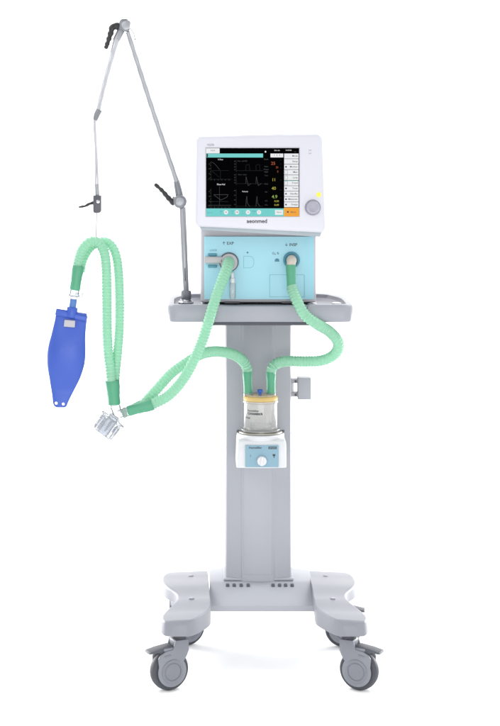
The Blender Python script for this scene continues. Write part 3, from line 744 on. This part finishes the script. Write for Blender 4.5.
b = B(); b.box(W(272.6, 447.8, FYh-.0012), (R(8.4), .0008, R(2.6)), 'ink'); tx(b, 'SH330', 272.6, 447.8, FYh-.0018, 1.9, 'hpanel'); b.done('type_plate', dp)
b = B(); tx(b, 'I', 250.5, 456, FYh-.0014, 2.6, 'ink'); b.done('panel_mark', dp)
b = B(); p = W(274, 456, FYh-.0012); b.prism([(p.x-.0035, p.z+.0045), (p.x+.0035, p.z+.0045), (p.x+.0035, p.z+.001), (p.x+.0012, p.z-.0005), (p.x+.0008, p.z-.005), (p.x-.0008, p.z-.005), (p.x-.0012, p.z-.0005), (p.x-.0035, p.z+.001)], p.y-.0004, p.y+.0006, 'ink'); b.done('panel_mark', dp)
kp = W(261.8, 460.5, FYh); b = B()
b.lathe([(R(5.9), .0), (R(5.9), -.001), (R(5.4), -.002), (0, -.002)], kp, (0, 1, 0), 'hpanel', 36)
b.lathe([(R(5.0), .0), (R(4.9), -.012), (R(4.3), -.0135), (0, -.0135)], kp, (0, 1, 0), 'hwhite', 10)
b.box(kp+Vector((0, -.0135, 0)), (.006, .009, R(9.4)), 'hwhite', .002, Matrix.Rotation(math.radians(6), 4, 'Y')); b.done('dial', hb)

# water chamber ------------------------------------------------------
wc = thing('water_chamber', 'clear cylindrical water chamber with yellow seal and blue cap on the humidifier', 'chamber', (hcx, HY, z_pl+.006))
zc0 = z_pl+.0065; hC = W(0, 398.5, HY).z-zc0; rC = R(16.8, HY)
b = B()
b.lathe([(R(19.5, HY), 0), (R(19.8, HY), .0015), (R(19.8, HY), .005), (rC+.0015, .007), (rC, .010), (rC, hC-.010), (rC+.003, hC-.008), (rC+.003, hC-.004), (rC-.002, hC-.003), (rC-.0022, .010), (rC-.004, .006)], (hcx, HY, zc0), (0, 0, 1), 'chamber', 72)
ch = b.done('chamber_wall', wc)
b = B(); b.lathe([(0, 0), (R(19.2, HY), 0), (R(19.2, HY), .002), (0, .002)], (hcx, HY, zc0-.0005), (0, 0, 1), 'steel', 56); b.done('base_disc', wc)
b = B(); b.lathe([(rC-.003, 0), (rC+.0005, 0), (rC+.0014, .004), (rC+.0010, .009), (rC-.001, .0125), (rC-.005, .0140)], (hcx, HY, zc0+hC-.0055), (0, 0, 1), 'yellow', 64); b.done('seal_ring', wc)
b = B(); b.lathe([(rC-.005, .005), (rC-.007, .0085), (rC-.012, .0105), (0, .0115)], (hcx, HY, zc0+hC+.002), (0, 0, 1), 'chamber', 64); ld = b.done('lid', wc)
for px in (248.3, 271):
    p = W(px, 0, HY); b = B(); b.lathe([(R(4.9, HY), -.002), (R(4.9, HY), .008), (R(4.2, HY), .010), (R(4.1, HY), .02)], (p.x, HY, zc0+hC+.006), (0, 0, 1), 'clear', 28); b.done('port_tube', ld)
b = B(); p = W(260, 0, HY-.012); b.lathe([(R(1.6), 0), (R(1.6), .008), (R(2.6), .010), (R(2.9), .016), (R(2.2), .017), (0, .015)], (p.x, HY-.012, zc0+hC+.008), (0, 0, 1), 'bluecap', 24); b.done('cap', ld)
b = B()   # float and inner baffle
b.lathe([(0, 0), (rC*.86, 0), (rC*.88, .002), (rC*.86, .004), (0, .004)], (hcx, HY, zc0+.010), (0, 0, 1), 'clear', 40)
for s_ in (-.5, .55): b.cyl((hcx+s_*rC, HY+.004, zc0+.012), (hcx+s_*rC, HY+.004, zc0+.018), .008, 'recess', n=24)
b.done('float', wc)
def curved_text(s, ang, z, size, bold=0, sx=1):
    t = B(); t.text(s, (0, 0, 0), size, 'ink', bold=bold, sx=sx)
    for v in t.bm.verts:
        th = math.radians(ang)+v.co.x/rC; rr = rC+.0004-v.co.y*.3; v.co = Vector((hcx+rr*math.sin(th), HY-rr*math.cos(th), z+v.co.z))
    return t
z_t = W(0, 410.5, HY-.03).z
t = curved_text('Humidifier', -30, z_t, .0064, .0001, sx=1.3); t.done('chamber_lettering', ch)
t = curved_text('CHAMBER', -22, z_t-.0078, .0076, .00025, 1.25); t.done('chamber_lettering', ch)
t = curved_text('250 ml', -52, z_t-.019, .0065, .0002); t.done('chamber_lettering', ch)
